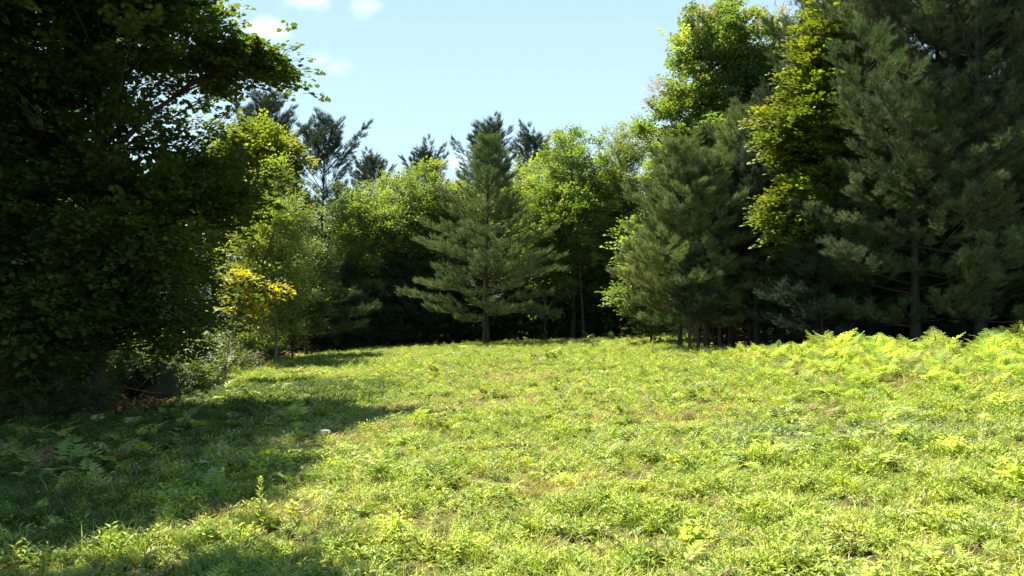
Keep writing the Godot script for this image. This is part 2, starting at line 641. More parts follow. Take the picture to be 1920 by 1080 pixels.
func shared_meshes() -> void:
	G.maple = leaf_spray(9, 0.34, 0.115, true, 1.05)
	G.maple_far = leaf_spray(11, 0.42, 0.15, false, 0.95)
	G.birch = leaf_spray(15, 0.45, 0.09, false, 0.7)
	G.aspen = leaf_spray(12, 0.5, 0.14, false, 0.8)
	G.shrub = leaf_spray(9, 0.26, 0.085, true, 0.6)
	G.pine = needle_spray(6, 22, 0.42, 0.12, 0.007)
	G.pine_far = needle_spray(6, 14, 0.55, 0.14, 0.014)
	G.tuft = [tuft(16, 0.13, 0.07, 0.007, 0.42), tuft(14, 0.19, 0.06, 0.007, 0.34)]
	G.forb = forb(3, 10, 0.15, 0.066, 0.36)
	G.broad_forb = forb(4, 7, 0.11, 0.068, 0.5)
	G.fern = frond(0.42, 0.14, 10, 0.55, false)

var PINE := [Color(0.102, 0.132, 0.056), Color(0.118, 0.142, 0.064), Color(0.088, 0.122, 0.054)]
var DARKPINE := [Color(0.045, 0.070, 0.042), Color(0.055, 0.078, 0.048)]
var PALEPINE := [Color(0.155, 0.200, 0.074), Color(0.172, 0.210, 0.082), Color(0.140, 0.190, 0.072)]
var GREEN := [Color(0.175, 0.245, 0.092), Color(0.20, 0.262, 0.098), Color(0.15, 0.218, 0.084)]
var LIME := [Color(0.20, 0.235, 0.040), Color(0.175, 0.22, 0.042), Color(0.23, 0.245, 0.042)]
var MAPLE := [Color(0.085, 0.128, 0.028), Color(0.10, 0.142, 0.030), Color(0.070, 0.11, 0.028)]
var BIRCH := [Color(0.21, 0.27, 0.095), Color(0.22, 0.27, 0.09)]

func ground() -> void:
	var b := Build.new()
	var xs := []
	for k in 131:
		var u := (k - 65) / 65.0
		xs.append(38.0 * u + 560.0 * pow(u, 7))
	var vc := PackedColorArray()
	for z in xs:
		for x in xs:
			var zz: float = z - 24.0
			b.v.append(Vector3(x, land(x, zz), zz))
			var e := 0.4
			b.n.append(Vector3(land(x - e, zz) - land(x + e, zz), 2 * e, land(x, zz - e) - land(x, zz + e)).normalized())
			var inside := Geometry2D.is_point_in_polygon(Vector2(x, zz), field)
			var pn := patch.get_noise_2d(x, zz)
			var c := Color(0.075, 0.055, 0.032)
			if inside:
				c = Color(0.105, 0.105, 0.040).lerp(Color(0.16, 0.12, 0.065), smoothstep(0.0, 0.4, pn))
			vc.append(c)
	var w := xs.size()
	for j in w - 1:
		for k in w - 1:
			var a := j * w + k
			b.i.append_array(PackedInt32Array([a, a + 1, a + w, a + 1, a + w + 1, a + w]))
	var m := ArrayMesh.new()
	var arr := []
	arr.resize(Mesh.ARRAY_MAX)
	arr[Mesh.ARRAY_VERTEX] = b.v
	arr[Mesh.ARRAY_NORMAL] = b.n
	arr[Mesh.ARRAY_COLOR] = vc
	arr[Mesh.ARRAY_INDEX] = b.i
	m.add_surface_from_arrays(Mesh.PRIMITIVE_TRIANGLES, arr)
	var o := single("ground", m, M.ground, Vector3.ZERO, "gently sloping ground of the clearing and the woods", "ground")
	o.set_meta("kind", "structure")

func pine_profile(h: float, low: float, r: float) -> Array:
	return [Vector2(low, r * 0.8), Vector2(lerpf(low, h, 0.15), r), Vector2(lerpf(low, h, 0.45), r * 0.72), Vector2(lerpf(low, h, 0.75), r * 0.38), Vector2(h, 0.12)]

func woods_behind() -> void:
	rng.seed = 21
	# the open-grown pine in the middle
	conifer("pine_tree", spot(-0.030, 45), "broad pine at the far edge of the meadow with long low boughs", {
		h = 10.9, girth = 0.18, spray = G.pine_far, dense = 27.0, size = 0.8, step = 0.56, per = 6, colors = PALEPINE, ragged = 0.22, rise_low = 0.02, rise_top = 1.05, droop = 0.05, flat = 0.34,
		profile = [Vector2(3.0, 2.9), Vector2(3.8, 3.2), Vector2(4.5, 2.7), Vector2(5.6, 1.95), Vector2(7.0, 1.4), Vector2(8.5, 0.9), Vector2(10.0, 0.42), Vector2(10.9, 0.1)],
		boughs = [[1.9, 1.45, 0.1, 1.9, 0.12, 0.34], [2.5, 1.9, 0.1, 2.2, 0.12, 0.34], [2.1, 2.95, 0.10, 4.1, 0.06, 0.16], [2.75, 3.3, 0.12, 3.4, 0.06, 0.2], [1.55, 2.75, 0.16, 2.9, 0.16, 0.3], [1.3, 2.2, 0.05, 2.0, 0.12, 0.3], [1.75, 0.35, 0.14, 3.6, 0.29, 0.2], [2.35, 0.0, 0.10, 3.1, 0.1, 0.24], [1.6, 1.2, 0.1, 2.4, 0.15, 0.3], [2.0, 4.6, 0.1, 2.8, 0.1, 0.3], [1.7, 5.5, 0.1, 2.8, 0.1, 0.3]]})
	var old := {spray = G.pine_far, dense = 28.0, size = 0.8, step = 0.65, per = 5, colors = DARKPINE, ragged = 0.35, rise_low = 0.1, rise_top = 1.15, droop = 0.0, flat = 0.3, bare = 0.35}
	var tall := conifer("pine_tree", spot(-0.031, 59), "tall dark pine rising behind the broad meadow pine", old.merged({h = 15.0, profile = [Vector2(5, 1.4), Vector2(8, 1.7), Vector2(12, 1.25), Vector2(13.9, 0.65), Vector2(15.0, 0.15)]}))
	var lone := conifer("pine_tree", spot(-0.227, 54), "tall ragged dark pine on the left skyline beside the round green tree", old.merged({h = 14.7, step = 0.9, per = 4, ragged = 0.45, profile = [Vector2(3, 1.1), Vector2(8, 1.3), Vector2(10.3, 1.8), Vector2(11.8, 1.4), Vector2(13.2, 0.6), Vector2(14.7, 0.25)]}))
	again(lone, spot(-0.298, 50), 2.1, 1.04, "tall dark pine whose tip shows above the sunlit leaves of the left woods")
	again(tall, spot(-0.172, 66), 1.0, 0.97, "dark pine tip peeking out left of the round green trees on the skyline")
	again(tall, spot(-0.102, 66), 4.0, 0.99, "dark spiky pine tip above the pair of round green trees")
	again(tall, spot(0.028, 63), 2.4, 1.0, "dark pine tip just left of the tall yellow-green tree")
	var round_tree := broadleaf("maple_tree", spot(-0.180, 50), "round bright green tree left of the meadow pine, nearest the dark pine trunk", {h = 9.9, r = 2.5, low = 1.6, spray = G.aspen, sprays = 2700, clumps = 85, colors = GREEN + BIRCH, loose = 0.6})
	again(round_tree, spot(-0.103, 53), 2.0, 1.15, "round green tree standing directly left of the meadow pine")
	again(round_tree, spot(-0.142, 52.5), 4.0, 1.06, "green tree in the gap between the two round green trees")
	again(round_tree, spot(-0.065, 54), 5.1, 1.06, "green tree filling the gap behind the left side of the meadow pine")
	var airy := broadleaf("aspen_tree", spot(-0.138, 58), "thin airy tree showing sky between its leaves left of the meadow pine", {h = 12.8, r = 1.7, low = 7, spray = G.birch, sprays = 1300, clumps = 60, colors = BIRCH, loose = 0.5})
	var big := broadleaf("maple_tree", spot(0.072, 49.5), "tall full yellow-green tree just right of the meadow pine", {h = 13.0, r = 2.6, low = 1.4, spray = G.aspen, sprays = 4000, clumps = 120, colors = GREEN, loose = 0.6})
	again(airy, spot(0.142, 50.5), 1.2, 1.09, "airy tree with sky showing through, right of the tall yellow-green tree")
	var behind := broadleaf("aspen_tree", spot(0.125, 52), "green tree in the shade below the airy tree", {h = 10.6, r = 2.2, low = 1.0, spray = G.aspen, sprays = 2300, clumps = 75, colors = GREEN + BIRCH})
	again(behind, spot(0.022, 54), 3.6, 1.12, "green tree filling the gap behind the right side of the meadow pine")
	again(behind, spot(-0.012, 57), 1.6, 1.15, "green tree directly behind the trunk line of the meadow pine")
	again(behind, spot(0.045, 56), 2.9, 1.2, "green tree filling the gap left of the tall yellow-green tree")
	again(behind, spot(0.11, 57), 0.3, 1.2, "green tree filling the gap right of the tall yellow-green tree")
	again(behind, spot(0.165, 53), 5.0, 0.95, "small green tree behind the airy tree, towards the right-hand pines")
	again(behind, spot(-0.225, 49), 2.0, 0.5, "low green tree at the foot of the ragged skyline pine")
	# young conifers and brush make the dark foot of the woods
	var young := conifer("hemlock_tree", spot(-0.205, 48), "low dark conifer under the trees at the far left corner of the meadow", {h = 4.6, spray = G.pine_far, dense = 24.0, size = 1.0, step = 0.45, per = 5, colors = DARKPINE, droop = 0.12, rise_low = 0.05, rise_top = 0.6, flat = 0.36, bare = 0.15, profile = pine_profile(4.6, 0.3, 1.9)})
	var feet := [[-0.165, 49.5], [-0.128, 50], [-0.094, 51], [-0.062, 51], [-0.03, 52], [0.01, 51], [0.046, 50.5], [0.085, 51], [0.122, 52], [0.155, 53], [0.185, 55], [-0.235, 48], [-0.185, 57], [-0.11, 58], [-0.04, 58], [0.03, 58], [0.1, 59], [0.17, 61], [-0.25, 52], [-0.21, 53], [0.065, 54], [-0.15, 53]]
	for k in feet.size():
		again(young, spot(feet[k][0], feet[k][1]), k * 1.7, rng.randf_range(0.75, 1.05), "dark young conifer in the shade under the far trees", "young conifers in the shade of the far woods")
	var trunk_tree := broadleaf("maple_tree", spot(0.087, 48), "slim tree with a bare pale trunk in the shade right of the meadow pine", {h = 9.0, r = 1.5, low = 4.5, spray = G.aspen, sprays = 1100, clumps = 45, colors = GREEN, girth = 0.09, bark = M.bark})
	again(trunk_tree, spot(0.04, 49), 2.0, 0.9, "slim bare-trunked tree close behind the right boughs of the meadow pine")
	# trees further back that close the view
	for k in 26:
		var b := -0.62 + k * 0.052
		var d := 64.0 + 8.0 * sin(k * 2.3)
		again([round_tree, tall, big][k % 3], spot(b, d), k * 1.3, rng.randf_range(0.62, 0.75) if k % 3 == 1 else rng.randf_range(0.8, 0.95), "tree deep in the woods behind the far edge of the meadow", "trees deep in the far woods")
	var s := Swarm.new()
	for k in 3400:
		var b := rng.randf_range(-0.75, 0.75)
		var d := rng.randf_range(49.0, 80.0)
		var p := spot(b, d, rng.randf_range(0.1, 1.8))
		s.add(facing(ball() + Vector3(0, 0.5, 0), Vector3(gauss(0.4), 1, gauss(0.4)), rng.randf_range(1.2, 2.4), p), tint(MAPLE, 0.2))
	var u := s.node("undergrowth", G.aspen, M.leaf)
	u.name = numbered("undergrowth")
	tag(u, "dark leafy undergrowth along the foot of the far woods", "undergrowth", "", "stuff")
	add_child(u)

func right_woods() -> void:
	rng.seed = 22
	# soft young pines at the front of the right-hand stand
	var soft := {spray = G.pine, dense = 46.0, size = 0.9, step = 0.5, per = 5, colors = PALEPINE, ragged = 0.28, rise_low = 0.12, rise_top = 1.0, droop = 0.03, flat = 0.34, bare = 0.25}
	var p1 := conifer("pine_tree", spot(0.200, 31), "soft grey-green young pine at the left corner of the right-hand stand", soft.merged({h = 7.2, girth = 0.08, profile = [Vector2(0.9, 1.0), Vector2(1.7, 1.9), Vector2(3.2, 1.7), Vector2(5.0, 1.1), Vector2(7.2, 0.15)]}))
	again(p1, spot(0.232, 30.5), 2.2, 0.92, "soft young pine second from the left in the right-hand stand")
	again(p1, spot(0.285, 31.5), 4.4, 1.10, "dark young pine left of the yellow-green maple, third of the soft pines")
	conifer("pine_tree", spot(0.289, 34), "taller grey-green pine standing behind the soft young pines", soft.merged({h = 9.2, girth = 0.11, step = 0.6, profile = [Vector2(2.0, 1.2), Vector2(5.0, 1.3), Vector2(7.4, 0.9), Vector2(9.2, 0.2)]}))
	# broadleaf trees with sun on their crowns behind them
	broadleaf("ash_tree", spot(0.245, 38), "tall light green tree with pinkish seed clusters at its top, right of the open sky", {h = 15.6, low = 1.6, spray = G.maple_far, sprays = 9000, clumps = 210, colors = GREEN + BIRCH, lobes = [[Vector3(-1.0, 4.2, 0.5), Vector3(2.4, 3.6, 2.6), 1.0], [Vector3(-0.9, 9.0, 0), Vector3(2.5, 2.8, 2.6), 1.0], [Vector3(0.1, 13.0, 0), Vector3(1.7, 2.6, 1.8), 0.6], [Vector3(1.9, 11.4, 0), Vector3(1.9, 3.0, 2.0), 0.5]], seeds = [[Vector3(-0.9, 14.2, 0.9), 0.7, 70], [Vector3(-2.6, 11.0, 0.8), 0.6, 60]]})
	broadleaf("ash_tree", spot(0.316, 39), "light green tree with a pinkish top behind the yellow-green maple", {h = 15.0, r = 2.3, low = 5, spray = G.maple_far, sprays = 2800, clumps = 90, colors = GREEN + BIRCH, seeds = [[Vector3(-0.2, 14.4, 0.8), 0.8, 90]]})
	broadleaf("maple_tree", spot(0.166, 36), "low bright green bush-like tree at the left foot of the soft pines", {h = 5.4, r = 1.3, low = 0.4, spray = G.aspen, sprays = 1300, clumps = 50, colors = GREEN, girth = 0.05})
	# yellow-green maple
	broadleaf("maple_tree", spot(0.365, 28.5), "glowing yellow-green maple between the soft pines and the big dark pines", {h = 12.4, low = 2.5, spray = G.maple, sprays = 4200, clumps = 120, colors = [Color(0.155, 0.205, 0.036), Color(0.135, 0.190, 0.038), Color(0.18, 0.215, 0.036)], size = 1.15, girth = 0.13, lobes = [[Vector3(0.3, 10.2, 0.3), Vector3(0.9, 1.4, 1.1), 0.45], [Vector3(-0.4, 7.4, 0.4), Vector3(1.5, 1.9, 1.4), 1.0], [Vector3(-1.0, 4.3, 0.9), Vector3(1.1, 1.1, 1.0), 0.6], [Vector3(0.6, 4.5, 0.3), Vector3(1.0, 1.8, 1.2), 0.4]]})
	# the big dark pines
	var bigp := {spray = G.pine, dense = 36.0, size = 1.0, step = 0.85, per = 6, colors = PINE, ragged = 0.34, rise_low = 0.08, rise_top = 0.9, droop = -0.10, flat = 0.30, bare = 0.3, girth = 0.16}
	var q1 := conifer("pine_tree", spot(0.482, 26.5), "big dark pine right of the yellow-green maple, pale plumes on its left boughs", bigp.merged({h = 14.0, profile = [Vector2(0.9, 2.0), Vector2(2.5, 2.8), Vector2(7.0, 2.8), Vector2(10, 2.3), Vector2(14, 0.3)]}))
	again(q1, spot(0.560, 25.5), 2.5, 1.05, "big dark pine near the right edge, with ferns at its foot")
	again(q1, spot(0.66, 26.5), 4.1, 1.0, "big dark pine at the far right border of the view")
	again(q1, spot(0.515, 29.5), 1.1, 1.15, "tall dark pine behind the two big pines at right")
	again(q1, spot(0.41, 32.0), 5.2, 0.98, "dark pine behind the yellow-green maple")
	again(q1, spot(0.61, 30.0), 3.3, 1.1, "dark pine deep behind the ferns at right")
	var sap := broadleaf("maple_tree", spot(0.505, 27.6), "slender leafy sapling in the shade between the big dark pines", {h = 4.5, r = 1.0, low = 1.0, spray = G.maple, sprays = 300, clumps = 24, colors = MAPLE, girth = 0.03})
	again(sap, spot(0.61, 26.4), 2.0, 0.9, "shaded sapling near the right edge above the ferns")
	again(sap, spot(0.323, 29.0), 4.0, 0.72, "small pale-leaved sapling between the trunks of the right-hand stand")
	# bare dark trunks under the canopy
	var pole := conifer("pine_tree", spot(0.321, 31), "thick dark pine trunk at the foot of the yellow-green maple", {h = 9.0, girth = 0.17, spray = G.pine, dense = 30.0, size = 1.0, step = 0.7, per = 4, colors = DARKPINE, rise_low = 0.1, rise_top = 0.8, profile = [Vector2(3.2, 1.4), Vector2(5, 1.8), Vector2(9.0, 0.2)]})
	var poles := [[0.284, 31.0, 0.62], [0.262, 31.6, 0.7], [0.302, 32.6, 0.6], [0.292, 30.4, 0.75], [0.248, 30.2, 0.5], [0.212, 29.4, 0.36], [0.222, 29.6, 0.36], [0.34, 33.5, 0.8], [0.44, 30.0, 0.9], [0.58, 28.5, 0.9]]
	for k in poles.size():
		again(pole, spot(poles[k][0], poles[k][1]), k * 1.9, poles[k][2], "dark bare pine trunk under the right-hand stand", "dark trunks under the right-hand stand")
	var hem := conifer("hemlock_tree", spot(0.53, 27.5), "dark young conifer under the big pines at right", {h = 5.0, spray = G.pine_far, dense = 26.0, size = 0.9, step = 0.42, per = 5, colors = DARKPINE, droop = 0.12, rise_low = 0.05, rise_top = 0.6, flat = 0.36, bare = 0.15, profile = pine_profile(5.0, 0.3, 1.9)}.merged({group = "young conifers under the right-hand pines"}))
	var dark := [[0.44, 31.5], [0.49, 32.5], [0.55, 31.0], [0.60, 28.0], [0.65, 30.0], [0.58, 33.5], [0.40, 36.0], [0.35, 38.0], [0.47, 38.0], [0.69, 25.0], [0.63, 36.0], [0.30, 41.0], [0.53, 38.0], [0.26, 43.0], [0.225, 42.0], [0.37, 27.6], [0.335, 31.5]]
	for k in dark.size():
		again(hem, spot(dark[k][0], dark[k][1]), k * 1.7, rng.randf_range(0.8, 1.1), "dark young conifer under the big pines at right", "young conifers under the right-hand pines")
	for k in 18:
		var b := 0.42 + 0.028 * k
		again(pole if k % 2 else q1, spot(b, 39.0 + 7.0 * (k % 3) + 4.0 * sin(k * 1.7)), k * 1.1, rng.randf_range(0.85, 1.1), "pine deep in the woods behind the right-hand stand", "pines deep in the right-hand woods")
	var s := Swarm.new()
	for k in 1800:
		var b := rng.randf_range(0.2, 0.85)
		var d := rng.randf_range(30.0, 60.0)
		if b * d < 9.5: continue
		s.add(facing(ball() + Vector3(0, 0.5, 0), Vector3(gauss(0.4), 1, gauss(0.4)), rng.randf_range(0.8, 1.6), spot(b, d, rng.randf_range(0.05, 1.0))), tint(GREEN + LIME, 0.2))
	var u := s.node("undergrowth", G.maple_far, M.leaf)
	u.name = numbered("undergrowth")
	tag(u, "leafy undergrowth between the trunks of the right-hand woods", "undergrowth", "", "stuff")
	add_child(u)

func left_woods() -> void:
	rng.seed = 23
	# big maples along the left of the clearing
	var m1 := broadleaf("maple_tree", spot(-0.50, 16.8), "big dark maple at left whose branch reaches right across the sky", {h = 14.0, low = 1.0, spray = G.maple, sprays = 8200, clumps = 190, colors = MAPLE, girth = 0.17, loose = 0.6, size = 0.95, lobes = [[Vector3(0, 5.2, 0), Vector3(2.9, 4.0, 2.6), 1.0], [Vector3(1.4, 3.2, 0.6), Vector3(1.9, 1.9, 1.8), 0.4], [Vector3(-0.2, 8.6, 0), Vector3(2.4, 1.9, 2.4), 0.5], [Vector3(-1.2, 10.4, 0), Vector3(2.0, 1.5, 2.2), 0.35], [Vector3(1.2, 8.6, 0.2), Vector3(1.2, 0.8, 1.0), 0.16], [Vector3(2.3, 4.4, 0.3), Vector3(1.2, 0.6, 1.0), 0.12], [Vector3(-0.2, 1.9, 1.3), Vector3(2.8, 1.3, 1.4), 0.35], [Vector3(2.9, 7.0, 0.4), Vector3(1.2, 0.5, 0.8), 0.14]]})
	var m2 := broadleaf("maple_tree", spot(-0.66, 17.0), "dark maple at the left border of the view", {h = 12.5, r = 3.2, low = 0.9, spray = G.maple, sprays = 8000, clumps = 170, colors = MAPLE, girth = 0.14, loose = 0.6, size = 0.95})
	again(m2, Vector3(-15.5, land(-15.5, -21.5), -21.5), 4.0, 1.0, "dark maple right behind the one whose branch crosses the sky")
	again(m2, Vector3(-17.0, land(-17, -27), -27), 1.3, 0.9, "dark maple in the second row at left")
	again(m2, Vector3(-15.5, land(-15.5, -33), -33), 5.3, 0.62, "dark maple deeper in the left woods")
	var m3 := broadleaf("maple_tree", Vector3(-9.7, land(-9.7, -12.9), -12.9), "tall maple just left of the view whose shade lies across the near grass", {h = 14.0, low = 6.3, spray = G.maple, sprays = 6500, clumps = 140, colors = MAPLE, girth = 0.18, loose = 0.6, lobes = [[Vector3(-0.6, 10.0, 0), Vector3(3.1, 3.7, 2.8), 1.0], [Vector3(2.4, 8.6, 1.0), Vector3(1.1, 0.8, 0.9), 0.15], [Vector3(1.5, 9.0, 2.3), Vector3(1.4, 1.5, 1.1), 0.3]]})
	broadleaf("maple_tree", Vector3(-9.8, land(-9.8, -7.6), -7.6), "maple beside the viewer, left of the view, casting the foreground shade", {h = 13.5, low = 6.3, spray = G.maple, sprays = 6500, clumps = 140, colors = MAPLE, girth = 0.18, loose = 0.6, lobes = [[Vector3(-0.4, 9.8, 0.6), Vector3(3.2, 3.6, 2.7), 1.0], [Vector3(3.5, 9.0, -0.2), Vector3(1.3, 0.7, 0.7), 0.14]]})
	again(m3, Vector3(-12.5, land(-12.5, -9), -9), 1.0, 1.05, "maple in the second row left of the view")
	again(m3, Vector3(-9.5, land(-9.5, -1), -1), 0.4, 0.95, "maple left of where the viewer stands")
	for k in 16:
		var b := -0.52 - 0.04 * (k % 8)
		var d := 33.0 + 6.0 * (k / 4) + 2.0 * sin(k * 2.1)
		again(m2, spot(b, d), k * 1.7, rng.randf_range(0.6, 0.8), "dark tree deep in the woods at left", "trees deep in the left woods")
	# sunlit edge trees between the dark maples and the far corner
	broadleaf("maple_tree", spot(-0.312, 40), "sunlit yellow-green maple at the edge of the left woods", {h = 11.6, low = 3.5, spray = G.maple_far, sprays = 4200, clumps = 120, colors = LIME, girth = 0.12, size = 1.1, lobes = [[Vector3(0.3, 9.6, 0), Vector3(1.9, 1.8, 1.8), 1.0], [Vector3(1.1, 7.2, 0), Vector3(1.5, 1.5, 1.6), 0.8], [Vector3(-1.3, 7.4, 0), Vector3(1.7, 2.3, 1.7), 0.8]]})
	broadleaf("birch_tree", spot(-0.283, 33.5), "feathery pale green birch at the edge of the left woods", {h = 7.9, r = 1.75, low = 0.5, spray = G.birch, sprays = 2700, clumps = 80, colors = [Color(0.24, 0.31, 0.10), Color(0.25, 0.30, 0.095)], girth = 0.06, bark = M.grey_bark})
	broadleaf("aspen_tree", spot(-0.262, 39), "yellowish green small tree at the corner of the left woods", {h = 6.0, r = 1.3, low = 0.5, spray = G.aspen, sprays = 1700, clumps = 60, colors = LIME + BIRCH, girth = 0.05})
	broadleaf("maple_tree", spot(-0.40, 44), "green tree behind the feathery birch", {h = 9.5, r = 2.4, low = 1.5, spray = G.aspen, sprays = 3600, clumps = 105, colors = GREEN})
	conifer("pine_tree", spot(-0.245, 41), "small pine at the far left corner with pale boughs reaching over the meadow", {h = 6.0, girth = 0.09, spray = G.pine_far, dense = 28.0, size = 0.85, step = 0.5, per = 5, colors = PINE, profile = pine_profile(6.0, 2.4, 1.3), boughs = [[1.7, 0.2, 0.10, 3.3, 0.02, 0.18], [1.1, 0.25, 0.08, 2.7, 0.02, 0.18], [1.3, 1.2, 0.05, 2.0, 0.0, 0.24], [2.5, 0.1, 0.14, 2.0, 0.0, 0.22]]})
	# yellow autumn sapling
	broadleaf("maple_sapling", spot(-0.342, 23.5), "leaning sapling with golden yellow leaves at the edge of the left woods", {h = 3.4, low = 1.5, spray = G.maple, sprays = 300, clumps = 16, colors = [Color(0.36, 0.34, 0.05), Color(0.26, 0.28, 0.055), Color(0.40, 0.33, 0.045)], girth = 0.03, size = 0.85, loose = 0.26, lean = Vector3(0.7, 0, 0), bark = M.grey_bark, lobes = [[Vector3(1.0, 2.55, 0), Vector3(0.7, 0.14, 0.5), 1.0], [Vector3(0.5, 2.05, 0), Vector3(0.5, 0.12, 0.4), 0.5], [Vector3(0.3, 2.9, 0), Vector3(0.3, 0.15, 0.3), 0.25]]})
	var pale := [Color(0.115, 0.15, 0.065), Color(0.09, 0.13, 0.05)]
	var sh := {h = 1.0, r = 0.7, spray = G.shrub, sprays = 300, stems = 10, colors = pale}
	var s1 := shrub("shrub", spot(-0.380, 20.6), "pale-leaved shrub beside the boulder at the foot of the left woods", sh)
	var spots := [[-0.352, 24.5, 1.0, "leafy shrub with grey stems under the golden sapling"], [-0.325, 29.0, 0.9, "low shrub at the foot of the feathery birch"], [-0.285, 37.0, 0.8, "small leafy shrub at the far end of the left woods edge"], [-0.43, 19.8, 1.45, "tall leafy shrub behind the dark stump"], [-0.485, 17.6, 1.1, "shrub left of the dark stump"], [-0.56, 17.0, 1.5, "shaded shrub at the foot of the left maples"], [-0.40, 22.5, 1.8, "tall shrub with pale leaves behind the boulder"], [-0.335, 32.0, 1.3, "shrub in the shade behind the birch"], [-0.61, 16.0, 1.3, "shaded shrub near the left border of the view"], [-0.505, 15.6, 0.8, "small shaded shrub hiding the foot of the big left maple"], [-0.545, 15.4, 0.9, "shaded shrub left of the one at the big maple's foot"]]
	for k in spots.size():
		again(s1, spot(spots[k][0], spots[k][1]), k * 1.3, spots[k][2], spots[k][3])
	var s := Swarm.new()
	for k in 3200:
		var b := rng.randf_range(-0.95, -0.28)
		var d := rng.randf_range(17.0, 55.0)
		if Geometry2D.is_point_in_polygon(Vector2(b * d + 0.9, -d), field): continue
		s.add(facing(ball() + Vector3(0, 0.5, 0), Vector3(gauss(0.4), 1, gauss(0.4)), rng.randf_range(0.8, 1.6), spot(b, d, rng.randf_range(0.05, 1.5))), tint(MAPLE + GREEN, 0.2))
	var u := s.node("undergrowth", G.maple_far, M.leaf)
	u.name = numbered("undergrowth")
	tag(u, "leafy undergrowth between the trunks of the left woods", "undergrowth", "", "stuff")
	add_child(u)

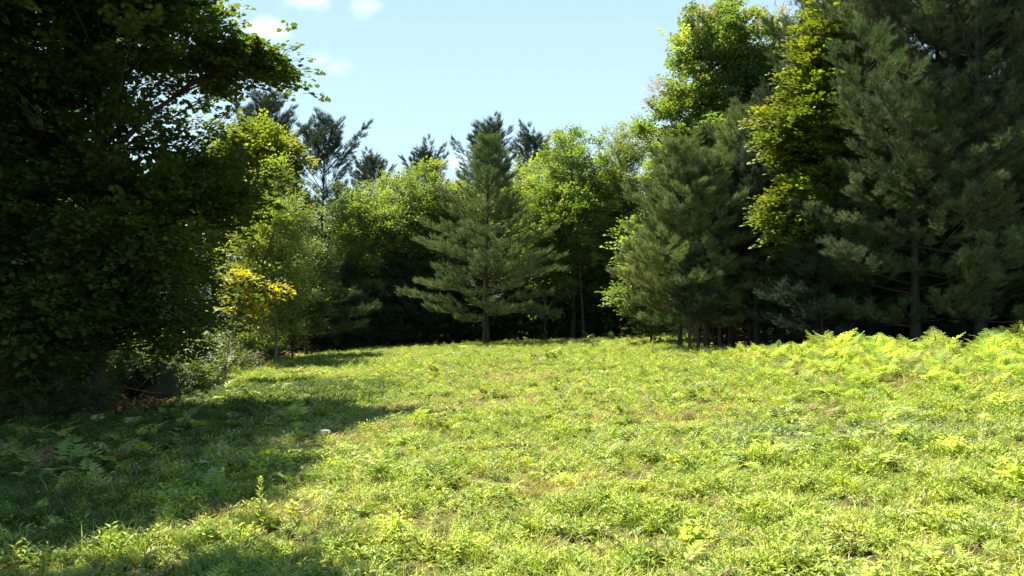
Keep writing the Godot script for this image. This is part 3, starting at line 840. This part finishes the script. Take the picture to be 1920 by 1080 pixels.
func meadow() -> void:
	rng.seed = 24
	var lush := [Color(0.33, 0.385, 0.082), Color(0.38, 0.42, 0.095), Color(0.26, 0.325, 0.072)]
	var dry := [Color(0.50, 0.42, 0.20), Color(0.36, 0.28, 0.15), Color(0.54, 0.46, 0.26)]
	var weedy := [Color(0.30, 0.37, 0.065), Color(0.36, 0.41, 0.075), Color(0.20, 0.28, 0.06), Color(0.30, 0.34, 0.13)]
	var shade_green := [Color(0.10, 0.155, 0.036), Color(0.125, 0.17, 0.04), Color(0.08, 0.13, 0.032)]  # darkened greens: the shade of the left woods put into the plant colour
	var rusty := [Color(0.24, 0.15, 0.08), Color(0.20, 0.13, 0.07)]
	var sw := [Swarm.new(), Swarm.new(), Swarm.new(), Swarm.new(), Swarm.new()]
	# dry tan places in the cover: bearing, distance, half width, half depth, strength
	var tans := [[-0.07, 15.0, 1.6, 1.3, 1.0], [0.44, 18.5, 1.5, 1.4, 1.1], [-0.10, 6.3, 0.9, 0.5, 0.9], [0.16, 12.5, 1.3, 0.9, 0.8], [0.05, 7.6, 0.8, 0.5, 0.8], [0.24, 7.0, 0.7, 0.4, 0.9], [-0.20, 11.6, 0.9, 0.8, 0.9], [0.50, 15.0, 1.2, 1.0, 0.9], [0.30, 15.5, 1.2, 0.8, 0.7], [-0.31, 6.7, 0.9, 0.5, 0.9], [0.42, 6.4, 0.7, 0.4, 0.8], [0.10, 5.6, 0.7, 0.3, 0.9], [-0.02, 21.0, 2.0, 1.8, 0.8], [0.0, 9.6, 0.8, 0.5, 0.6]]
	var sage := [Color(0.24, 0.29, 0.15), Color(0.20, 0.26, 0.14)]
	var bands := [[2.0, 8.0, 420.0, 0.85], [8.0, 14.0, 230.0, 0.95], [14.0, 24.0, 110.0, 1.1], [24.0, 48.0, 46.0, 1.3]]
	for bd in bands:
		var area: float = 0.80 * (bd[1] * bd[1] - bd[0] * bd[0])
		for k in int(area * bd[2]):
			var d := sqrt(rng.randf_range(bd[0] * bd[0], bd[1] * bd[1]))
			var x := rng.randf_range(-0.8, 0.8) * d
			if not Geometry2D.is_point_in_polygon(Vector2(x, -d), field): continue
			var p := Vector3(x, land(x, -d), -d)
			var pn := patch.get_noise_2d(x, -d)
			var pm := patch.get_noise_2d(x * 2.3 + 60, -d * 2.3)
			var tan_here := 0.0
			for tp in tans:
				var ex: float = (x - tp[0] * tp[1]) / tp[2]
				var ez: float = (d - tp[1]) / tp[3]
				tan_here = maxf(tan_here, tp[4] * exp(-(ex * ex + ez * ez)))
			tan_here *= 1.25 + 1.0 * patch.get_noise_2d(x * 4.0 - 33, -d * 4.0)
			var sx: float = (x - 3.9) / 1.7
			var sz: float = (d - 9.9) / 0.8
			var sage_here := exp(-(sx * sx + sz * sz)) * 0.9
			var hummock := patch.get_noise_2d(x * 6.5 + 17, -d * 6.5)
			if hummock < -0.08 and rng.randf() < 0.55: continue
			if rng.randf() < 0.45 * tan_here: continue
			var size: float = bd[3] * rng.randf_range(0.6, 1.25) * (0.75 + 0.6 * smoothstep(-0.2, 0.4, hummock))
			var basis := Basis(Vector3.UP, rng.randf() * TAU).scaled(Vector3(size, size * rng.randf_range(0.7, 1.2), size))
			var q := rng.randf()
			# towards the left woods the cover is painted darker to deepen their shade
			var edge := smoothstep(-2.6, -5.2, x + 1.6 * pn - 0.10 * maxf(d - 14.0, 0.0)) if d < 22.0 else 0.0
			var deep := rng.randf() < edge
			var dryness := smoothstep(-0.25, 0.34, pn + 0.45 * pm - 0.35 * hummock + 0.9 * tan_here)
			var lushness := smoothstep(0.05, 0.4, patch.get_noise_2d(x * 1.6 - 90, -d * 1.6))
			size *= (0.8 + 0.55 * lushness) * (1.0 - 0.3 * minf(tan_here, 1.0))
			if q > 0.55 and rng.randf() < 0.7 * tan_here: q = 0.1
			if q < 0.24 + 0.28 * dryness:
				var c := tint(shade_green if deep else (sage if rng.randf() < sage_here else (dry if rng.randf() < 0.09 + 0.68 * dryness else lush)), 0.16)
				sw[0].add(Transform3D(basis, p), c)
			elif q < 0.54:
				sw[1].add(Transform3D(basis, p), tint(shade_green if deep else (sage if rng.randf() < sage_here else (dry if rng.randf() < 0.55 * dryness else lush)), 0.16))
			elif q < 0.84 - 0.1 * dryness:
				sw[2].add(Transform3D(basis, p), tint(shade_green if deep else (sage if rng.randf() < sage_here else weedy), 0.15))
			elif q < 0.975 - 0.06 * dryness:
				sw[3].add(Transform3D(basis, p), tint(shade_green if deep else (sage if rng.randf() < sage_here else weedy), 0.15))
			else:
				var tilt := Basis(Vector3.UP, rng.randf() * TAU) * Basis(Vector3.RIGHT, rng.randf_range(0.2, 0.9))
				sw[4].add(Transform3D(tilt.scaled(Vector3.ONE * size * 0.75), p), tint(rusty if rng.randf() < 0.10 * dryness else weedy, 0.15))
	var names := [["grass", "short sunny grass with dry straw-coloured patches covering the clearing", G.tuft[0], "grass"], ["grass", "longer green grass blades scattered over the clearing", G.tuft[1], "grass"], ["weeds", "narrow-leaved green weeds growing through the meadow grass", G.forb, "weeds"], ["weeds", "broad-leaved low weeds growing through the meadow grass", G.broad_forb, "weeds"], ["low_ferns", "small yellow-green ferns scattered through the meadow grass", G.fern, "ferns"]]
	for k in 5:
		var o: MultiMeshInstance3D = sw[k].node("x", names[k][2], M.grass)
		o.name = numbered(names[k][0])
		tag(o, names[k][1], names[k][3], "", "stuff")
		add_child(o)
	# fallen leaves on the floor of the woods
	var lm := leaf_spray(4, 0.2, 0.10, true, 0.9)
	var s := Swarm.new()
	for k in 9000:
		var b := rng.randf_range(-0.95, 0.95)
		var d := rng.randf_range(8.0, 50.0)
		var x := b * d
		if Geometry2D.is_point_in_polygon(Vector2(x, -d), field): continue
		s.add(facing(Vector3(gauss(1), 0.1, gauss(1)), Vector3(gauss(0.2), 1, gauss(0.2)), rng.randf_range(0.8, 1.6), Vector3(x, land(x, -d) + 0.02, -d)), tint([Color(0.20, 0.11, 0.05), Color(0.26, 0.15, 0.07), Color(0.14, 0.09, 0.05)], 0.25))
	var o2 := s.node("leaf_litter", lm, M.litter)
	tag(o2, "brown fallen leaves on the floor of the woods", "leaf litter", "", "stuff")
	add_child(o2)
	bracken()

func plain(c: Color, base: StandardMaterial3D) -> StandardMaterial3D:
	var m: StandardMaterial3D = base.duplicate()
	m.vertex_color_use_as_albedo = false
	m.albedo_color = c.linear_to_srgb()
	return m

func bracken() -> void:
	rng.seed = 25
	# bracken and leafy stalks in front of the right-hand pines
	var blades := [frond(1.0, 0.44, 10, 0.45, true), frond(0.85, 0.38, 9, 0.7, true), frond(0.9, 0.30, 10, 0.35, false)]
	var mats := [plain(Color(0.16, 0.27, 0.05), M.grass), plain(Color(0.20, 0.30, 0.055), M.grass), plain(Color(0.11, 0.19, 0.045), M.grass), plain(Color(0.22, 0.25, 0.08), M.grass), plain(Color(0.26, 0.19, 0.09), M.grass)]
	for k in 250:
		var b := 0.25 + 0.44 * pow(rng.randf(), 0.85)
		var near := rng.randf()
		var d := lerpf(21.5, 12.5, near * near) + maxf(0.0, 0.42 - b) * 24.0
		var t := thing("bracken_fern", spot(b, d), "bracken fern in the bed in front of the right-hand pines", "fern", "bracken ferns in front of the right-hand pines", rng.randf() * TAU)
		t.scale = Vector3.ONE * rng.randf_range(0.45, 1.1) * (0.75 if b < 0.36 else 1.0) * (0.97 - 0.45 * near)
		var m = mats[rng.randi() % 4 if rng.randf() < 0.9 else 4]
		var kind := 2 if rng.randf() < 0.35 else 0
		for q in 5:
			var f := part("frond", blades[kind if kind == 2 else q % 2], m, t)
			f.rotation = Vector3(rng.randf_range(-0.1, 0.45), q * TAU / 5 + gauss(0.3), 0)
			f.scale = Vector3.ONE * rng.randf_range(0.65, 1.15)

func lump(r: Vector3, rough_amount: float, freq: float, flat := 0.0) -> ArrayMesh:
	var n := FastNoiseLite.new()
	n.seed = rng.randi() % 1000
	n.frequency = freq
	var st := SurfaceTool.new()
	st.begin(Mesh.PRIMITIVE_TRIANGLES)
	var sp := SphereMesh.new()
	sp.radius = 1.0; sp.height = 2.0; sp.radial_segments = 28; sp.rings = 16
	var a := sp.get_mesh_arrays()
	var v: PackedVector3Array = a[Mesh.ARRAY_VERTEX]
	for k in v.size():
		var p := v[k]
		var f := 1.0 + rough_amount * n.get_noise_3dv(p * 10.0) + rough_amount * 0.4 * n.get_noise_3dv(p * 31.0)
		p *= f
		if p.y < -flat: p.y = -flat
		v[k] = p * r
	a[Mesh.ARRAY_VERTEX] = v
	st.create_from_arrays(a)
	st.generate_normals()
	return st.commit()

func stick(points: Array, r: float) -> ArrayMesh:
	var b := Build.new()
	var c := Curve3D.new()
	for p in points: c.add_point(p)
	var pts := PackedVector3Array()
	var rr := PackedFloat32Array()
	var last: Vector3 = points[points.size() - 1]
	for k in 9:
		var f := k / 8.0
		var s := f * (points.size() - 1.0)
		var i := mini(int(s), points.size() - 2)
		var q: Vector3 = points[i].lerp(points[i + 1], s - i)
		pts.append(q + Vector3(gauss(0.012), gauss(0.012), gauss(0.012)))
		rr.append(r * (1.0 - 0.8 * f))
	pts.append(last); rr.append(0.001)
	b.tube(pts, rr, 6)
	return b.mesh()

func small_things() -> void:
	rng.seed = 26
	var bo := single("boulder", lump(Vector3(0.34, 0.30, 0.30), 0.25, 0.06, 0.6), M.stone, spot(-0.391, 20.8, 0.35), "pale rounded boulder between the shrubs at the foot of the left woods", "boulder")
	bo.rotation.y = 0.7
	# a dark mossy stump with dead branches about it
	var st := thing("tree_stump", spot(-0.425, 18.2), "dark mossy stump at the edge of the grass under the left maples", "stump")
	part("body", lump(Vector3(0.50, 0.52, 0.44), 0.75, 0.11, 0.5), M.moss, st).position.y = 0.26
	for k in 5:
		var a := k * TAU / 5 + 0.3
		part("root", stick([Vector3(cos(a) * 0.3, 0.25, sin(a) * 0.3), Vector3(cos(a) * 0.6, 0.08, sin(a) * 0.6), Vector3(cos(a) * 0.95, -0.04, sin(a) * 0.95)], 0.10), M.moss, st)
	single("dead_branch", stick([Vector3(0, 0, 0), Vector3(0.02, 0.38, 0), Vector3(0.2, 0.46, 0.05), Vector3(0.62, 0.40, 0.1), Vector3(1.05, 0.34, 0.1)], 0.022), M.dead, spot(-0.477, 17.4), "bleached dead branch standing up and bending right in front of the stump", "branch")
	single("dead_branch", stick([Vector3(0, 0, 0), Vector3(0.14, 0.35, 0), Vector3(0.4, 0.62, 0.0), Vector3(0.75, 0.72, 0.0)], 0.018), M.dead, spot(-0.455, 17.9), "thin dead branch arching up over the left side of the stump", "branch")
	single("dead_branch", stick([Vector3(0, 0.5, 0), Vector3(0.1, 0.34, 0.05), Vector3(0.22, 0.14, 0.1), Vector3(0.34, 0.0, 0.1)], 0.02), M.dead, spot(-0.517, 16.9), "grey dead branch curving down to the ground left of the stump", "branch")
	single("dead_branch", stick([Vector3(0, 0.45, 0), Vector3(0.05, 0.30, 0.0), Vector3(0.10, 0.12, 0.05), Vector3(0.2, 0.0, 0.1)], 0.014), M.dead, spot(-0.505, 16.9), "thinner grey dead branch beside the one curving to the ground", "branch")
	single("cut_stub", stick([Vector3(0, -0.03, 0), Vector3(0.02, 0.12, 0), Vector3(0.05, 0.24, 0)], 0.05), M.dead, spot(-0.452, 17.1), "short pale cut stub standing in the fallen leaves in front of the stump", "stub")
	var chips := [[-0.566, 16.9, "leftmost of three pale wood chips on the dark ground under the maples"], [-0.541, 16.8, "middle and brightest of three pale wood chips under the maples"], [-0.507, 16.9, "rightmost of three pale wood chips, beside the curving dead branches"]]
	for c in chips:
		var o := single("wood_chip", lump(Vector3(0.14, 0.05, 0.07), 0.3, 0.08), M.dead, spot(c[0], c[1], 0.06), c[2], "wood chip")
		o.rotation = Vector3(0.5, rng.randf() * 3, 0.3)
	# stray pale things in the shaded grass
	single("stone", lump(Vector3(0.07, 0.04, 0.05), 0.25, 0.08), M.stone, spot(-0.222, 11.3, 0.08), "small whitish stone in the shadow tip on the grass", "stone")
	var lm := Build.new()
	leaf(lm, Vector3.ZERO, Vector3(1, 0.05, 0), Vector3(0, 1, 0.3), 0.11, 0.09, true)
	var lmesh := lm.mesh()
	var tan_leaf := plain(Color(0.30, 0.25, 0.16), M.litter)
	single("fallen_leaf", lmesh, tan_leaf, spot(-0.362, 8.6, 0.15), "pale fallen leaf in the shaded grass, the nearer of a pair", "leaf")
	var l2 := single("fallen_leaf", lmesh, tan_leaf, spot(-0.372, 9.1, 0.15), "pale fallen leaf in the shaded grass, the farther of a pair", "leaf")
	l2.rotation.y = 0.8
	# brown leaf drift at the grass edge
	var s := Swarm.new()
	var dm := leaf_spray(4, 0.15, 0.09, true, 0.9)
	for k in 260:
		var p := spot(-0.463 + gauss(0.022), 17.2 + gauss(0.5), 0.06 + absf(gauss(0.03)))
		s.add(facing(Vector3(gauss(1), 0.2, gauss(1)), Vector3(gauss(0.4), 1, gauss(0.4)), rng.randf_range(0.7, 1.3), p), tint([Color(0.34, 0.17, 0.06), Color(0.40, 0.24, 0.09), Color(0.26, 0.14, 0.06)], 0.25))
	var drift := s.node("leaf_drift", dm, M.litter)
	tag(drift, "drift of rusty brown leaves in front of the dark stump", "leaf drift", "", "stuff")
	add_child(drift)
	# upright weed stalks near the viewer
	var wm := Build.new()
	wm.tube(PackedVector3Array([Vector3(0, -0.03, 0), Vector3(0.008, 0.16, 0), Vector3(0, 0.34, 0.01)]), PackedFloat32Array([0.006, 0.005, 0.002]), 5)
	for k in 46:
		var f := 0.08 + 0.9 * k / 46.0
		var a := k * 2.39996
		leaf(wm, Vector3(0, 0.34 * f, 0), Vector3(cos(a), 1.1, sin(a)), Vector3(-cos(a), 0.8, -sin(a)), 0.075 * (1.1 - 0.7 * f), 0.017, false)
	var weed_dark := plain(Color(0.12, 0.15, 0.05), M.grass)
	single("weed_stalk", wm.mesh(), weed_dark, spot(-0.344, 7.2), "slim upright weed stalk on the sunlit grass, left one of two", "weed")
	var w2 := single("weed_stalk", wm.mesh(), weed_dark, spot(-0.299, 6.4), "slim upright weed stalk at the edge of the near shadow, right one of two", "weed")
	w2.scale = Vector3.ONE * 1.15
	# sprigs with fresh bright leaves
	var sprig := forb(5, 7, 0.26, 0.12, 0.45)
	var rosette := forb(16, 5, 0.14, 0.10, 0.5)
	var fresh := plain(Color(0.34, 0.43, 0.06), M.grass)
	var fresh2 := plain(Color(0.28, 0.36, 0.05), M.grass)
	var sprigs := [[-0.300, 8.7, 1.0, "bright upright leafy sprig at the edge of the big shadow"], [-0.268, 9.1, 0.7, "small bright sprig just right of the upright one at the shadow edge"], [-0.408, 7.3, 0.9, "bright leafy sprig at the left end of the sunlit strip"], [-0.400, 6.9, 0.6, "pale-leaved sprig just below the one at the sunlit strip's left end"]]
	for g in sprigs:
		single("leafy_sprig", sprig, fresh, spot(g[0], g[1]), g[3], "plant").scale = Vector3.ONE * g[2]
	var ros := [[0.298, 8.9, 1.2, "bright yellow-green plant left of the grey-green grass patch at right"], [0.470, 9.3, 1.3, "bright yellow-green low plant right of the grey-green grass patch"], [0.530, 8.4, 1.3, "bright plant nearer the right edge, below the low plant"], [0.575, 11.5, 1.5, "large bright plant near the right border of the view"], [0.60, 7.0, 1.5, "bright leafy patch at the right border in the foreground"], [-0.135, 6.2, 1.0, "leafy tussock with a dark foot at the bottom left of the sunlit grass"], [0.215, 5.6, 1.0, "fresh green plant at the bottom right of centre"], [0.06, 7.6, 0.9, "pale leafy plant in the middle of the near grass"]]
	for g in ros:
		var o := single("leafy_plant", rosette, fresh2, spot(g[0], g[1]), g[3], "plant")
		o.scale = Vector3.ONE * g[2]
		o.rotation.y = rng.randf() * TAU
	single("fallen_branch", stick([Vector3(-0.3, 0.06, 0), Vector3(0, 0.10, 0.03), Vector3(0.35, 0.07, 0.0)], 0.035), M.bark, spot(0.507, 15.6, 0.05), "short dark fallen branch lying in the grass at right", "branch")
